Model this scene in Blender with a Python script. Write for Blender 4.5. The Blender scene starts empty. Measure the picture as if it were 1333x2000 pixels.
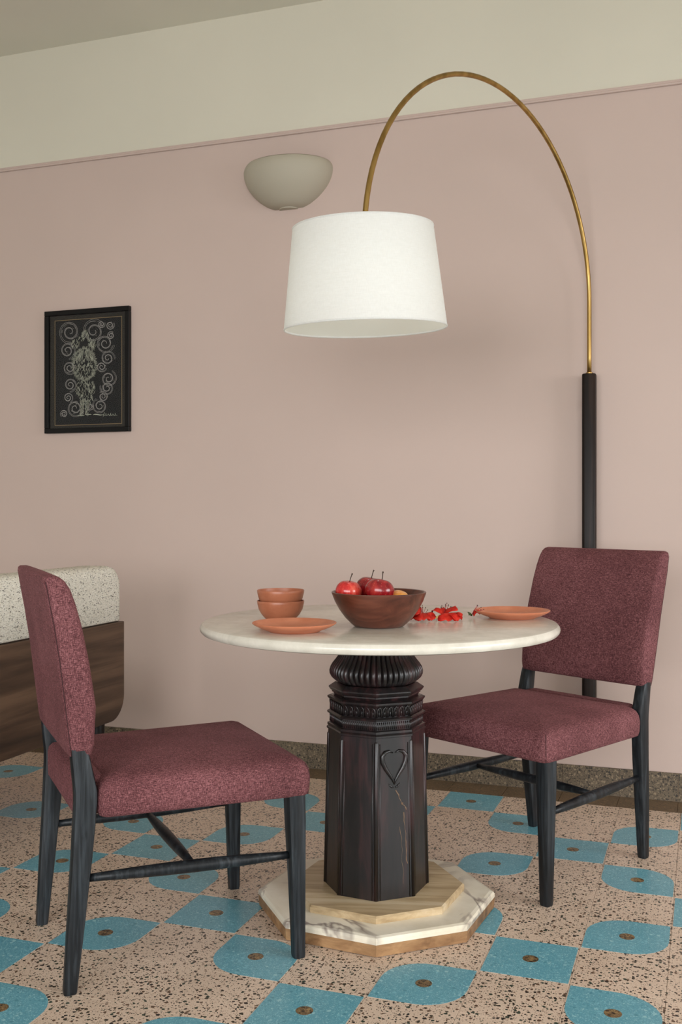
import bpy, bmesh, math, random
from mathutils import Vector, Matrix, noise
random.seed(7)
PI = math.pi
scene = bpy.context.scene
COL = scene.collection

# ------------------------------------------------------------------ camera
YAW, CAM_H = 0.3401, 1.0543
FPX, HY = 2014.94, 988.86
cam_d = bpy.data.cameras.new('camera'); cam = bpy.data.objects.new('camera', cam_d); COL.objects.link(cam)
cam.location = (0, 0, CAM_H); cam.rotation_euler = (PI/2, 0, YAW)
cam_d.sensor_fit = 'VERTICAL'; cam_d.sensor_height = 36.0; cam_d.sensor_width = 24.0
cam_d.lens = FPX/2000*36.0; cam_d.shift_y = -(1000-HY)/2000
cam_d.clip_start = 0.05
scene.camera = cam

# ------------------------------------------------------------------ world, daylight, exposure
w = bpy.data.worlds.new('world'); scene.world = w; w.use_nodes = True
w.node_tree.nodes['Background'].inputs[0].default_value = (0.72, 0.85, 1.0, 1)
w.node_tree.nodes['Background'].inputs[1].default_value = 1.0
def area(name, loc, rot, sx, sy, power, col):
    d = bpy.data.lights.new(name, 'AREA'); d.shape = 'RECTANGLE'; d.size = sx; d.size_y = sy
    d.energy = power; d.color = col
    o = bpy.data.objects.new(name, d); COL.objects.link(o); o.location = loc; o.rotation_euler = rot
    return o
# daylight entering by the tall window of the right wall and by the terrace door behind the camera
def aim(o, target): o.rotation_euler = (Vector(target)-o.location).to_track_quat('-Z', 'Y').to_euler()
aim(area('window_daylight', (6.0, 1.3, 2.7), (0, 0, 0), 4.6, 3.6, 500, (1.0, 1.0, 0.995)), (0.0, 1.8, 0.6))
aim(area('terrace_daylight', (0.2, -6.2, 2.6), (0, 0, 0), 8.0, 4.0, 740, (1.0, 1.0, 0.995)), (-0.6, 3.0, 0.7))
scene.view_settings.view_transform = 'Standard'; scene.view_settings.look = 'None'
scene.view_settings.gamma = 1.0; scene.view_settings.use_curve_mapping = False
scene.view_settings.exposure = 0.12

# ------------------------------------------------------------------ mesh helpers
def tag(o, label=None, cat=None, group=None, kind=None):
    if label: o['label'] = label
    if cat: o['category'] = cat
    if group: o['group'] = group
    if kind: o['kind'] = kind
    return o
def empty(name, loc=(0, 0, 0), rz=0.0):
    o = bpy.data.objects.new(name, None); COL.objects.link(o)
    o.location = loc; o.rotation_euler = (0, 0, rz); o.empty_display_size = 0.05
    return o
def link(name, me, parent=None, loc=None, rz=None):
    o = bpy.data.objects.new(name, me); COL.objects.link(o)
    if parent: o.parent = parent
    if loc is not None: o.location = loc
    if rz is not None: o.rotation_euler = (0, 0, rz)
    return o
class MB:
    def __init__(self): self.v = []; self.f = []; self.m = []
    def add(self, vs, fs, mi=0):
        b = len(self.v); self.v += [tuple(p) for p in vs]
        self.f += [tuple(b+i for i in f) for f in fs]; self.m += [mi]*len(fs); return self
    def box(self, x0, x1, y0, y1, z0, z1, mi=0):
        vs = [(x, y, z) for z in (z0, z1) for y in (y0, y1) for x in (x0, x1)]
        return self.add(vs, [(0, 2, 3, 1), (4, 5, 7, 6), (0, 1, 5, 4), (2, 6, 7, 3), (0, 4, 6, 2), (1, 3, 7, 5)], mi)
    def loft(self, rings, cap0=True, cap1=True, closed=True, mi=0):
        n = len(rings[0]); vs = [p for r in rings for p in r]; fs = []
        for i in range(len(rings)-1):
            for k in range(n if closed else n-1):
                a = i*n+k; b = i*n+(k+1) % n
                fs.append((a, b, b+n, a+n))
        if cap0: fs.append(tuple(range(n-1, -1, -1)))
        if cap1: fs.append(tuple((len(rings)-1)*n+k for k in range(n)))
        return self.add(vs, fs, mi)
    def lathe(self, prof, n=48, c=(0, 0), cap0=False, cap1=False, mod=None, a0=0.0, mi=0):
        rings = []
        for (r, z) in prof:
            rings.append([(c[0]+r*(mod(k, n, z) if mod else 1)*math.cos(a0+2*PI*k/n),
                           c[1]+r*(mod(k, n, z) if mod else 1)*math.sin(a0+2*PI*k/n), z) for k in range(n)])
        return self.loft(rings, cap0, cap1, True, mi)
    def tube(self, pts, rad, n=10, cap=True, mi=0):
        pts = [Vector(p) for p in pts]
        if not hasattr(rad, '__len__'): rad = [rad]*len(pts)
        t = (pts[1]-pts[0]).normalized()
        up = Vector((0, 0, 1)) if abs(t.z) < .9 else Vector((1, 0, 0))
        nrm = t.cross(up).normalized(); rings = []
        for i, p in enumerate(pts):
            a = pts[max(i-1, 0)]; b = pts[min(i+1, len(pts)-1)]
            t = (b-a).normalized(); nrm = (nrm-t*nrm.dot(t)).normalized(); bn = t.cross(nrm)
            rings.append([p+(nrm*math.cos(2*PI*k/n)+bn*math.sin(2*PI*k/n))*rad[i] for k in range(n)])
        return self.loft(rings, cap, cap, True, mi)
    def mesh(self, name, mats, smooth=False, angle=None):
        me = bpy.data.meshes.new(name); me.from_pydata(self.v, [], self.f)
        for m in (mats if isinstance(mats, (list, tuple)) else [mats]): me.materials.append(m)
        me.polygons.foreach_set('material_index', self.m)
        bm = bmesh.new(); bm.from_mesh(me); bmesh.ops.recalc_face_normals(bm, faces=bm.faces)
        if angle is not None:
            for e in bm.edges:
                if len(e.link_faces) == 2 and e.calc_face_angle(0) > angle: e.smooth = False
            smooth = True
        for f in bm.faces: f.smooth = smooth
        bm.to_mesh(me); bm.free(); me.update()
        return me
    def build(self, name, mats, parent=None, smooth=False, angle=None, loc=None, rz=None):
        return link(name, self.mesh(name, mats, smooth, angle), parent, loc, rz)
def bevel_obj(o, width, seg=2):
    bm = bmesh.new(); bm.from_mesh(o.data)
    bmesh.ops.bevel(bm, geom=list(bm.edges), offset=width, segments=seg, profile=0.5, affect='EDGES', clamp_overlap=True)
    for f in bm.faces: f.smooth = False
    bm.to_mesh(o.data); bm.free(); return o
def outline(corners, r, seg=6, inset=0.0):
    """rounded polygon (counter-clockwise), inset inwards"""
    n = len(corners); out = []; P = [Vector(c) for c in corners]
    Q = []
    for i in range(n):
        a, b, c = P[i-1], P[i], P[(i+1) % n]
        d1 = (b-a).normalized(); d2 = (c-b).normalized()
        n1 = Vector((-d1.y, d1.x)); n2 = Vector((-d2.y, d2.x))
        bis = (n1+n2); Q.append(b+bis*(inset/(1+n1.dot(n2))))
    rr = max(r-inset*0.4, 0.002)
    for i in range(n):
        a, b, c = Q[i-1], Q[i], Q[(i+1) % n]
        d1 = (a-b).normalized(); d2 = (c-b).normalized()
        half = math.acos(max(-1, min(1, d1.dot(d2))))/2
        L = min(rr/math.tan(half), (a-b).length*.49, (c-b).length*.49)
        p0 = b+d1*L; p1 = b+d2*L
        for k in range(seg+1):
            t = k/seg
            # quadratic-ish arc through the corner
            wgt = math.cos(half)*0+1/math.sqrt(2)
            num = p0*(1-t)**2 + b*(2*t*(1-t)*wgt) + p1*t*t
            den = (1-t)**2+2*t*(1-t)*wgt+t*t
            out.append(num/den)
    return out
def rsq(cx, cy, hx, hy, z, r=None, seg=2):
    r = r if r is not None else min(hx, hy)*.5
    return [(p.x, p.y, z) for p in outline([(cx-hx, cy-hy), (cx+hx, cy-hy), (cx+hx, cy+hy), (cx-hx, cy+hy)], r, seg)]
def octa(r, z, c=(0, 0), a0=0.0):
    return [(c[0]+r*math.cos(a0+k*PI/4), c[1]+r*math.sin(a0+k*PI/4), z) for k in range(8)]
def copy_tree(o, parent=None):
    c = o.copy(); COL.objects.link(c)
    if parent: c.parent = parent
    for ch in list(o.children): copy_tree(ch, c)
    return c

# ------------------------------------------------------------------ material helpers
def srgb(r, g, b):
    f = lambda c: (c/255/12.92) if c/255 <= .04045 else ((c/255+.055)/1.055)**2.4
    return (f(r), f(g), f(b), 1.0)
class Mat:
    def __init__(self, name, base=(.8, .8, .8, 1), rough=.5, metal=0.0, spec=.5):
        self.m = bpy.data.materials.new(name); self.m.use_nodes = True
        self.t = self.m.node_tree; self.b = self.t.nodes['Principled BSDF']
        self.set('Base Color', base); self.set('Roughness', rough); self.set('Metallic', metal); self.set('Specular IOR Level', spec)
    def set(self, k, v):
        if isinstance(v, bpy.types.NodeSocket): self.t.links.new(v, self.b.inputs[k])
        else: self.b.inputs[k].default_value = v
        return self
    def n(self, typ, ins=None, out=0, **props):
        nd = self.t.nodes.new(typ)
        for k, v in props.items(): setattr(nd, k, v)
        for k, v in (ins or {}).items():
            if isinstance(v, bpy.types.NodeSocket): self.t.links.new(v, nd.inputs[k])
            else: nd.inputs[k].default_value = v
        return nd.outputs[out]
    def coord(self, scale=(1, 1, 1), kind='Object', rnd=False, rot=(0, 0, 0)):
        c = self.n('ShaderNodeNewGeometry', out='Position') if kind == 'Position' else self.n('ShaderNodeTexCoord', out=kind)
        if rnd:
            r = self.n('ShaderNodeObjectInfo', out='Random')
            r = self.n('ShaderNodeMath', {0: r, 1: 37.0}, operation='MULTIPLY')
            c = self.n('ShaderNodeVectorMath', {0: c, 1: r}, operation='ADD')
        return self.n('ShaderNodeMapping', {'Vector': c, 'Scale': scale, 'Rotation': rot})
    def noise(self, vec, scale, detail=3, rough=.5, dist=0.0):
        return self.n('ShaderNodeTexNoise', {'Vector': vec, 'Scale': scale, 'Detail': detail, 'Roughness': rough, 'Distortion': dist})
    def vor(self, vec, scale, out='Distance', rand=1.0, feature='F1'):
        return self.n('ShaderNodeTexVoronoi', {'Vector': vec, 'Scale': scale, 'Randomness': rand}, out=out, feature=feature)
    def ramp(self, fac, stops, interp='LINEAR'):
        nd = self.t.nodes.new('ShaderNodeValToRGB'); cr = nd.color_ramp; cr.interpolation = interp
        while len(cr.elements) < len(stops): cr.elements.new(.5)
        for e, (p, c) in zip(cr.elements, stops):
            e.position = p; e.color = c if hasattr(c, '__len__') else (c, c, c, 1)
        self.t.links.new(fac, nd.inputs[0]); return nd.outputs[0]
    def mix(self, fac, a, b, blend='MIX'):
        nd = self.t.nodes.new('ShaderNodeMix'); nd.data_type = 'RGBA'; nd.blend_type = blend
        for i, v in ((0, fac), (6, a), (7, b)):
            if isinstance(v, bpy.types.NodeSocket): self.t.links.new(v, nd.inputs[i])
            else: nd.inputs[i].default_value = v
        return nd.outputs[2]
    def math(self, op, a, b=0.0):
        return self.n('ShaderNodeMath', {0: a, 1: b}, operation=op)
    def bump(self, h, strength=.3, dist=.002):
        self.set('Normal', self.n('ShaderNodeBump', {'Height': h, 'Strength': strength, 'Distance': dist})); return self

M = {}
def paint(name, c, var=.03):
    a = Mat(name, c, .62, spec=.3); p = a.coord(kind='Position')
    n1 = a.noise(p, 1.3, 3); lo = tuple(x*(1-var) for x in c[:3])+(1,); hi = tuple(min(1, x*(1+var)) for x in c[:3])+(1,)
    a.set('Base Color', a.ramp(n1, [(.3, lo), (.7, hi)]))
    a.bump(a.noise(p, 140, 3), .06, .002); M[name] = a.m
paint('pink_paint', srgb(197, 175, 164))
paint('cream_paint', srgb(211, 204, 186))
paint('ceiling_paint', srgb(226, 221, 206))
paint('white_paint', srgb(228, 224, 214))
paint('sconce_plaster', srgb(176, 167, 149), .02)

def terrazzo(name, base, base2, chips, density, fine, rough=.32, scale=1.0, fd=.30, big=.75):
    """chips: colours of the larger flecks, density 0..1; fine: colour of tiny flecks"""
    a = Mat(name, base, rough, spec=.45); p = a.coord(kind='Position', rnd=False)
    wob = a.n('ShaderNodeTexNoise', {'Vector': p, 'Scale': 160*scale, 'Detail': 2.0}, out='Color')
    wv = a.n('ShaderNodeVectorMath', {0: wob, 1: (.0055/scale, .0055/scale, .0)}, operation='MULTIPLY')
    q = a.n('ShaderNodeVectorMath', {0: p, 1: wv}, operation='ADD')
    col = a.ramp(a.noise(p, 5, 4), [(.3, base), (.7, base2)])
    def layer(col, sc, cols, dens, rad):
        v = a.t.nodes.new('ShaderNodeTexVoronoi'); v.voronoi_dimensions = '2D'; a.t.links.new(q, v.inputs['Vector']); v.inputs['Scale'].default_value = sc
        sep = a.t.nodes.new('ShaderNodeSeparateColor'); a.t.links.new(v.outputs['Color'], sep.inputs[0])
        keep = a.math('LESS_THAN', sep.outputs[0], dens)
        size = a.math('MULTIPLY', sep.outputs[1], rad); size = a.math('ADD', size, rad*.35)
        inside = a.math('LESS_THAN', v.outputs['Distance'], size)
        fac = a.math('MULTIPLY', keep, inside)
        cc = a.ramp(sep.outputs[2], [(i/len(cols), c) for i, c in enumerate(cols)], 'CONSTANT') if len(cols) > 1 else cols[0]
        return a.mix(fac, col, cc)
    col = layer(col, 430*scale, [fine], fd, .34)
    col = layer(col, 210*scale, chips, density, .34)
    col = layer(col, 112*scale, chips, density*big, .40)
    a.set('Base Color', col); M[name] = a.m
terrazzo('terrazzo_peach', srgb(216, 193, 172), srgb(204, 181, 160), [srgb(62, 56, 44), srgb(48, 62, 50), srgb(96, 72, 55), srgb(40, 36, 32)], .25, srgb(132, 104, 84), fd=.22, big=1.25)
terrazzo('terrazzo_blue', srgb(98, 159, 174), srgb(88, 149, 165), [srgb(146, 192, 198), srgb(120, 178, 190), srgb(80, 140, 154)], .32, srgb(146, 194, 200), fd=.4, big=.35)
terrazzo('terrazzo_brown', srgb(120, 98, 68), srgb(108, 86, 60), [srgb(62, 50, 36), srgb(150, 122, 80), srgb(50, 42, 32)], .8, srgb(140, 118, 84))
terrazzo('terrazzo_border', srgb(112, 90, 66), srgb(98, 80, 60), [srgb(70, 58, 44), srgb(130, 106, 78)], .4, srgb(84, 68, 52))
terrazzo('terrazzo_skirting', srgb(112, 97, 77), srgb(98, 84, 66), [srgb(64, 55, 43), srgb(138, 120, 96), srgb(52, 45, 37)], .6, srgb(80, 70, 58), .55)
# skirting is vertical: sample along the wall
for nd in [n for n in M['terrazzo_skirting'].node_tree.nodes if n.type == 'MAPPING']: nd.inputs['Rotation'].default_value = (PI/2, 0, 0)
M['grout'] = Mat('grout', srgb(158, 134, 112), .9).m

def fabric(name, c_lo, c_mid, c_hi, f=420.0, sheen=.35):
    a = Mat(name, c_mid, .85, spec=.15)
    n1 = a.noise(a.coord((f, f, f*.13)), 1.0, 2); n2 = a.noise(a.coord((f*.13, f, f)), 1.0, 2); n3 = a.noise(a.coord((f, f*.13, f)), 1.0, 2)
    s = a.math('ADD', a.math('ADD', n1, n2), n3); s = a.math('DIVIDE', s, 3.0)
    patch = a.noise(a.coord(), 6, 3, .5)
    s2 = a.math('ADD', s, a.math('MULTIPLY', a.math('SUBTRACT', patch, .5), .14))
    a.set('Base Color', a.ramp(s2, [(.40, c_lo), (.5, c_mid), (.60, c_hi)]))
    a.set('Sheen Weight', sheen); a.set('Sheen Roughness', .4); a.set('Sheen Tint', c_hi)
    a.bump(s, .5, .0015); M[name] = a.m
fabric('rose_chenille', srgb(62, 34, 36), srgb(100, 59, 61), srgb(146, 97, 99), 850.0, .22)
M['seam_thread'] = Mat('seam_thread', srgb(58, 26, 28), .9).m
def boucle():
    a = Mat('boucle', srgb(214, 206, 188), .95, spec=.1)
    n = a.noise(a.coord((90, 90, 300), 'Position'), 1.0, 4, .7); n2 = a.noise(a.coord((130, 130, 300), 'Position'), 1.0, 2)
    a.set('Base Color', a.mix(a.ramp(n2, [(.58, 0.0), (.66, .9)]), a.ramp(n, [(.3, srgb(206, 198, 180)), (.6, srgb(238, 233, 220))]), srgb(86, 80, 70)))
    a.bump(a.math('ADD', n, n2), .8, .004); M['boucle'] = a.m
boucle()
def wood(name, c1, c2, c3, axis=2, f=60, rough=.45, coat=0.0, kind='Object', along=.06, spec=.4):
    a = Mat(name, c2, rough, spec=spec)
    sc = [f, f, f]; sc[axis] = f*along
    p = a.coord(tuple(sc), kind)
    n1 = a.noise(p, 1.0, 5, .6, .6); n2 = a.noise(a.coord(tuple(x*.25 for x in sc), kind), 1.0, 3, .5, 1.2)
    m = a.math('ADD', a.math('MULTIPLY', n1, .55), a.math('MULTIPLY', n2, .45))
    a.set('Base Color', a.ramp(m, [(.36, c1), (.5, c2), (.64, c3)]))
    if coat: a.set('Coat Weight', coat); a.set('Coat Roughness', .25)
    a.bump(n1, .25, .001); M[name] = a.m; return a
wood('ebonised_wood', srgb(13, 14, 16), srgb(25, 28, 31), srgb(50, 55, 59), 2, 110, .40, spec=.3)
wood('walnut', srgb(44, 31, 23), srgb(74, 54, 40), srgb(106, 81, 62), 1, 22, .5, kind='Position')
wood('bowl_wood', srgb(60, 28, 19), srgb(92, 48, 34), srgb(122, 70, 52), 0, 30, .34, .3)
wood('carved_wood', srgb(12, 10, 10), srgb(24, 18, 18), srgb(58, 34, 34), 2, 42, .36, .35, along=.14)
wood('post_wood', srgb(18, 12, 10), srgb(30, 21, 17), srgb(52, 37, 29), 2, 40, .42, 0.0, spec=.2)
wood('plinth_edge_wood', srgb(98, 70, 46), srgb(134, 100, 68), srgb(164, 128, 90), 1, 40, .45, along=.15)
wood('plinth_top_wood', srgb(150, 126, 92), srgb(184, 160, 124), srgb(204, 184, 152), 1, 46, .42, along=.1)
def marble(name, c1, c2, vein, amt, rough=.22, f=6):
    a = Mat(name, c1, rough, spec=.5); p = a.coord()
    base = a.ramp(a.noise(p, f, 6, .65), [(.32, c2), (.62, c1)])
    v = a.noise(p, 4, 4, .55, .8); v = a.math('ABSOLUTE', a.math('SUBTRACT', v, .5))
    fac = a.math('MULTIPLY', a.ramp(v, [(0.0, 1.0), (.035, 0.0)]), a.ramp(a.noise(p, 3.2, 2), [(.47, 0.0), (.6, amt)]))
    a.set('Base Color', a.mix(fac, base, vein)); M[name] = a.m
marble('marble_top', srgb(222, 215, 201), srgb(202, 195, 180), srgb(168, 158, 146), .15, .2, 11)
marble('marble_plinth', srgb(228, 219, 200), srgb(208, 196, 172), srgb(104, 86, 84), .85, .3)
def brass():
    a = Mat('brass', srgb(176, 136, 70), .34, 1.0); p = a.coord((30, 30, 4))
    a.set('Base Color', a.ramp(a.noise(p, 1, 3), [(.35, srgb(150, 120, 66)), (.65, srgb(186, 152, 92))])); M['brass'] = a.m
brass()
def linen():
    a = Mat('linen', srgb(244, 242, 236), .9, spec=.1)
    n1 = a.noise(a.coord((40, 40, 900)), 1, 2); n2 = a.noise(a.coord((700, 700, 40)), 1, 2)
    s = a.math('MULTIPLY', a.math('ADD', n1, n2), .5)
    a.set('Base Color', a.ramp(s, [(.35, srgb(240, 239, 236)), (.65, srgb(253, 253, 251))])); a.bump(s, .35, .0008)
    tr = a.n('ShaderNodeBsdfTranslucent', {'Color': srgb(250, 249, 245)})
    mx = a.n('ShaderNodeMixShader', {0: .45, 1: a.b.outputs[0], 2: tr})
    out = [n for n in a.t.nodes if n.type == 'OUTPUT_MATERIAL'][0]; a.t.links.new(mx, out.inputs[0]); M['linen'] = a.m
linen()
def lining():
    a = Mat('shade_lining', srgb(240, 239, 230), .35)
    tr = a.n('ShaderNodeBsdfTranslucent', {'Color': srgb(246, 245, 238)}); mx = a.n('ShaderNodeMixShader', {0: .55, 1: a.b.outputs[0], 2: tr})
    out = [n for n in a.t.nodes if n.type == 'OUTPUT_MATERIAL'][0]; a.t.links.new(mx, out.inputs[0]); M['shade_lining'] = a.m
lining()
M['black_metal'] = Mat('black_metal', srgb(20, 20, 20), .4).m
M['white_glass'] = Mat('white_glass', srgb(240, 238, 230), .3).m
def terracotta():
    a = Mat('terracotta_glaze', srgb(196, 118, 84), .38, spec=.45); p = a.coord()
    a.set('Base Color', a.ramp(a.noise(p, 30, 4), [(.3, srgb(190, 112, 78)), (.7, srgb(204, 128, 94))])); M['terracotta_glaze'] = a.m
    b = Mat('terracotta_brown', srgb(168, 100, 72), .36, spec=.45); p = b.coord()
    b.set('Base Color', b.ramp(b.noise(p, 30, 4), [(.3, srgb(158, 92, 64)), (.7, srgb(178, 110, 80))])); M['terracotta_brown'] = b.m
terracotta()
def apple(name, c1, c2, c3):
    a = Mat(name, c1, .22, spec=.5)
    p = a.coord((60, 60, 5)); n1 = a.noise(p, 1.5, 4, .6); n2 = a.noise(a.coord(), 22, 3)
    col = a.ramp(a.math('ADD', a.math('MULTIPLY', n1, .5), a.math('MULTIPLY', n2, .5)), [(.36, c1), (.5, c2), (.66, c3)])
    v = a.vor(a.coord(), 260); col = a.mix(a.ramp(v, [(.10, .45), (.16, 0.0)]), col, srgb(226, 170, 130))
    a.set('Base Color', col); a.set('Coat Weight', .3); a.set('Coat Roughness', .12); M[name] = a.m
apple('apple_bright', srgb(168, 24, 26), srgb(200, 44, 42), srgb(222, 96, 76))
apple('apple_deep', srgb(110, 14, 20), srgb(146, 24, 30), srgb(184, 56, 48))
apple('peach_skin', srgb(224, 140, 60), srgb(232, 158, 78), srgb(238, 176, 100))
M['stem_brown'] = Mat('stem_brown', srgb(52, 34, 22), .7).m
def petal():
    a = Mat('petal_red', srgb(214, 40, 28), .5, spec=.25); a.set('Base Color', a.ramp(a.noise(a.coord(), 90, 3), [(.3, srgb(196, 26, 20)), (.7, srgb(232, 62, 44))]))
    tr = a.n('ShaderNodeBsdfTranslucent', {'Color': srgb(230, 50, 34)})
    mx = a.n('ShaderNodeMixShader', {0: .3, 1: a.b.outputs[0], 2: tr})
    out = [n for n in a.t.nodes if n.type == 'OUTPUT_MATERIAL'][0]; a.t.links.new(mx, out.inputs[0]); M['petal_red'] = a.m
petal()
M['petal_yellow'] = Mat('petal_yellow', srgb(232, 196, 120), .5).m
M['stamen_red'] = Mat('stamen_red', srgb(150, 28, 34), .5).m
M['sepal_green'] = Mat('sepal_green', srgb(70, 88, 40), .5).m
M['frame_black'] = Mat('frame_black', srgb(12, 10, 10), .35, spec=.25).m
M['mount_paper'] = Mat('mount_paper', srgb(40, 35, 28), .85).m
M['black_paper'] = Mat('black_paper', srgb(20, 18, 18), .9).m
M['gold_line'] = Mat('gold_line', srgb(150, 124, 84), .5).m
M['white_ink'] = Mat('white_ink', srgb(158, 152, 146), .9).m
M['pale_ink'] = Mat('pale_ink', srgb(185, 184, 164), .9).m
M['window_white'] = Mat('window_white', srgb(225, 222, 214), .5).m
def pane():
    a = Mat('pane_glass'); t = a.t
    fr = a.n('ShaderNodeFresnel', {'IOR': 1.2}); tr = a.n('ShaderNodeBsdfTransparent'); gl = a.n('ShaderNodeBsdfGlossy', {'Roughness': .03})
    mx = a.n('ShaderNodeMixShader', {0: fr, 1: tr, 2: gl})
    out = [n for n in t.nodes if n.type == 'OUTPUT_MATERIAL'][0]; t.links.new(mx, out.inputs[0]); M['pane_glass'] = a.m
pane()

# ------------------------------------------------------------------ the room
YW = 3.8692            # front of the skirting
YWALL = 3.880          # face of the back wall
XL, XR, YF, ZC = -5.2, 3.20, -3.05, 3.083
S = 0.203; GX, GY = -.4867, 2.3116
def struct(o): o['kind'] = 'structure'; return o
floor = struct(MB().box(XL-.15, XR+.15, YF-.15, YWALL+.15, -.12, -.004).build('floor', M['grout']))
# ---- tiles
h = S/2-.0004
tile_mb = MB().loft([[(x, y, z) for x, y in ((-k, -k), (k, -k), (k, k), (-k, k))] for k, z in ((h, -.004), (h, -.0005), (h-.0005, 0.0))], False, True)
ME_tile = tile_mb.mesh('floor_tile', M['terrazzo_peach'])
def plate_mesh(name, pts, mat, t=.0003):
    return MB().loft([[(x, y, 0) for x, y in pts], [(x, y, t) for x, y in pts]], False, True).mesh(name, mat)
hi = S/2-.0030
sq = [(-hi, -hi), (hi, -hi), (hi, hi), (-hi, hi)]
def leaf(sharp_ne):
    r = .098; out = []
    for i, (cx, cy, a0) in enumerate(((hi, -hi, -90), (hi, hi, 0), (-hi, hi, 90), (-hi, -hi, 180))):
        ne = i in (1, 3)
        if ne == sharp_ne: out.append((cx, cy)); continue
        ox = cx-math.copysign(r, cx); oy = cy-math.copysign(r, cy)
        for k in range(9):
            a = math.radians(a0+90*k/8); out.append((ox+r*math.cos(a), oy+r*math.sin(a)))
    return out
ME_sq = plate_mesh('blue_inlay', sq, M['terrazzo_blue'])
ME_lf = [plate_mesh('blue_leaf_inlay', leaf(b), M['terrazzo_blue']) for b in (False, True)]
dot_pts = [(.0188*math.cos(2*PI*k/18), .0188*math.sin(2*PI*k/18)) for k in range(18)]
ME_dot = plate_mesh('brown_dot', dot_pts, M['terrazzo_brown'], .0005)
def cell_kind(i, j):
    if i % 2 == 0 and j % 2 == 0:
        return 'square' if ((i-j)//2) % 2 == 0 else 'plain'
    if i % 2 and j % 2:
        # leaf points to the squares on one of the two diagonals
        return 'leaf_ne' if ((i-1-(j-1))//2) % 2 == 0 else 'leaf_nw'
    return 'plain'
def proj(p):
    x, y, z = p[0], p[1], p[2]-CAM_H
    c, s_ = math.cos(YAW), math.sin(YAW)
    d = -s_*x+c*y
    if d < .2: return None
    return 666.5+FPX*(c*x+s_*y)/d, HY-FPX*z/d
field = MB()
for j in range(-26, 7):
    for i in range(-23, 18):
        cx, cy = GX+(i+.5)*S, GY+(j+.5)*S
        if not (XL < cx < XR and YF < cy): continue
        k = cell_kind(i, j)
        q = proj((cx, cy, 0))
        if q and -110 < q[0] < 1443 and q[1] < 2090:
            t = link('floor_tile', ME_tile, floor, (cx, cy, 0))
            if k != 'plain':
                link('blue_inlay' if k == 'square' else 'blue_leaf_inlay', ME_sq if k == 'square' else ME_lf[k == 'leaf_ne'], t)
                link('brown_dot', ME_dot, t)
        else:
            field.add([(cx+a*h, cy+b*h, 0) for a, b in ((-1, -1), (1, -1), (1, 1), (-1, 1))], [(0, 1, 2, 3)], 0)
            if k != 'plain':
                pts = sq if k == 'square' else leaf(k == 'leaf_ne')
                field.add([(cx+x, cy+y, .0003) for x, y in pts], [tuple(range(len(pts)))], 1)
                field.add([(cx+x, cy+y, .0005) for x, y in dot_pts], [tuple(range(18))], 2)
o = field.build('tile_field', [M['terrazzo_peach'], M['terrazzo_blue'], M['terrazzo_brown']], floor); o['kind'] = 'stuff'
# ---- brown border tiles and skirting tiles along the back wall
yb0 = GY+7*S
border_me = MB().box(-S/2+.0008, S/2-.0008, yb0+.001, YW-.0005, -.004, .0).mesh('border_tile', M['terrazzo_border'])
base = struct(MB().box(XL, XR, YW+.004, YWALL-.0005, -.003, .099).build('baseboard_back', M['grout']))
skm = MB().box(-S/2+.0008, S/2-.0008, YW, YW+.008, .0005, .1005)
sk_me = skm.mesh('skirting_tile', M['terrazzo_skirting'])
for i in range(-22, 17):
    xx = GX-.012+(i+.5)*S
    if xx-S/2 < XL or xx+S/2 > XR: continue
    link('skirting_tile', sk_me, base, (xx, 0, 0))
    link('border_tile', border_me, floor, (xx, 0, 0))
# ---- walls
ZP = 2.578
wb = struct(MB().box(XL-.15, XR+.15, YWALL, YWALL+.15, -.12, ZC+.1).build('wall_back', M['pink_paint']))
MB().box(XL, XR, YWALL-.004, YWALL, ZP, ZC).build('cream_band', M['cream_paint'], wb)
tr = MB().loft([[(x, YWALL-.003-dy, ZP+z) for dy, z in ((0, -.017), (.005, -.0155), (.007, -.011), (.005, -.007), (.007, -.004), (.006, 0), (0, .0005))] for x in (XL, XR)], True, True)
struct(tr.build('trim_1', M['pink_paint'], angle=.6))
struct(MB().box(XL-.15, XR+.15, YF-.15, YWALL+.15, ZC, ZC+.15).build('ceiling', M['ceiling_paint']))
struct(MB().box(XL-.15, XL, YF, YWALL, -.12, ZC).build('wall_left', M['white_paint']))
# right wall with a tall window, front wall (behind the camera) with a wide terrace door
wy0, wy1, wz0, wz1 = -.20, 3.20, .10, 2.15
struct(MB().box(XR, XR+.15, YF, wy0, -.12, ZC).box(XR, XR+.15, wy1, YWALL, -.12, ZC).box(XR, XR+.15, wy0, wy1, -.12, wz0).box(XR, XR+.15, wy0, wy1, wz1, ZC).build('wall_right', M['white_paint']))
dx0, dx1, dz1 = -3.0, 2.8, 2.70
struct(MB().box(XL-.15, dx0, YF-.15, YF, -.12, ZC).box(dx1, XR+.15, YF-.15, YF, -.12, ZC).box(dx0, dx1, YF-.15, YF, dz1, ZC).build('wall_front', M['white_paint']))
wn = struct(empty('window_1', (XR+.1, (wy0+wy1)/2, wz0)))
for k, (a, b, c, d) in enumerate(((-1.7, 1.7, 0, .05), (-1.7, 1.7, 2.0, 2.05), (-1.7, -1.65, .05, 2.0), (1.65, 1.7, .05, 2.0), (-.59, -.54, .05, 2.0), (.54, .59, .05, 2.0))):
    MB().box(-.02, .02, a, b, c, d).build('window_frame', M['window_white'], wn)
dr = struct(empty('door_1', ((dx0+dx1)/2, YF-.1, 0)))
for a, b, c, d in ((-2.9, 2.9, 2.64, 2.7), (-2.9, -2.84, 0, 2.64), (2.84, 2.9, 0, 2.64), (-1.0, -.94, 0, 2.64), (.94, 1.0, 0, 2.64)):
    MB().box(a, b, -.03, .03, c, d).build('door_frame', M['window_white'], dr)

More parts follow.
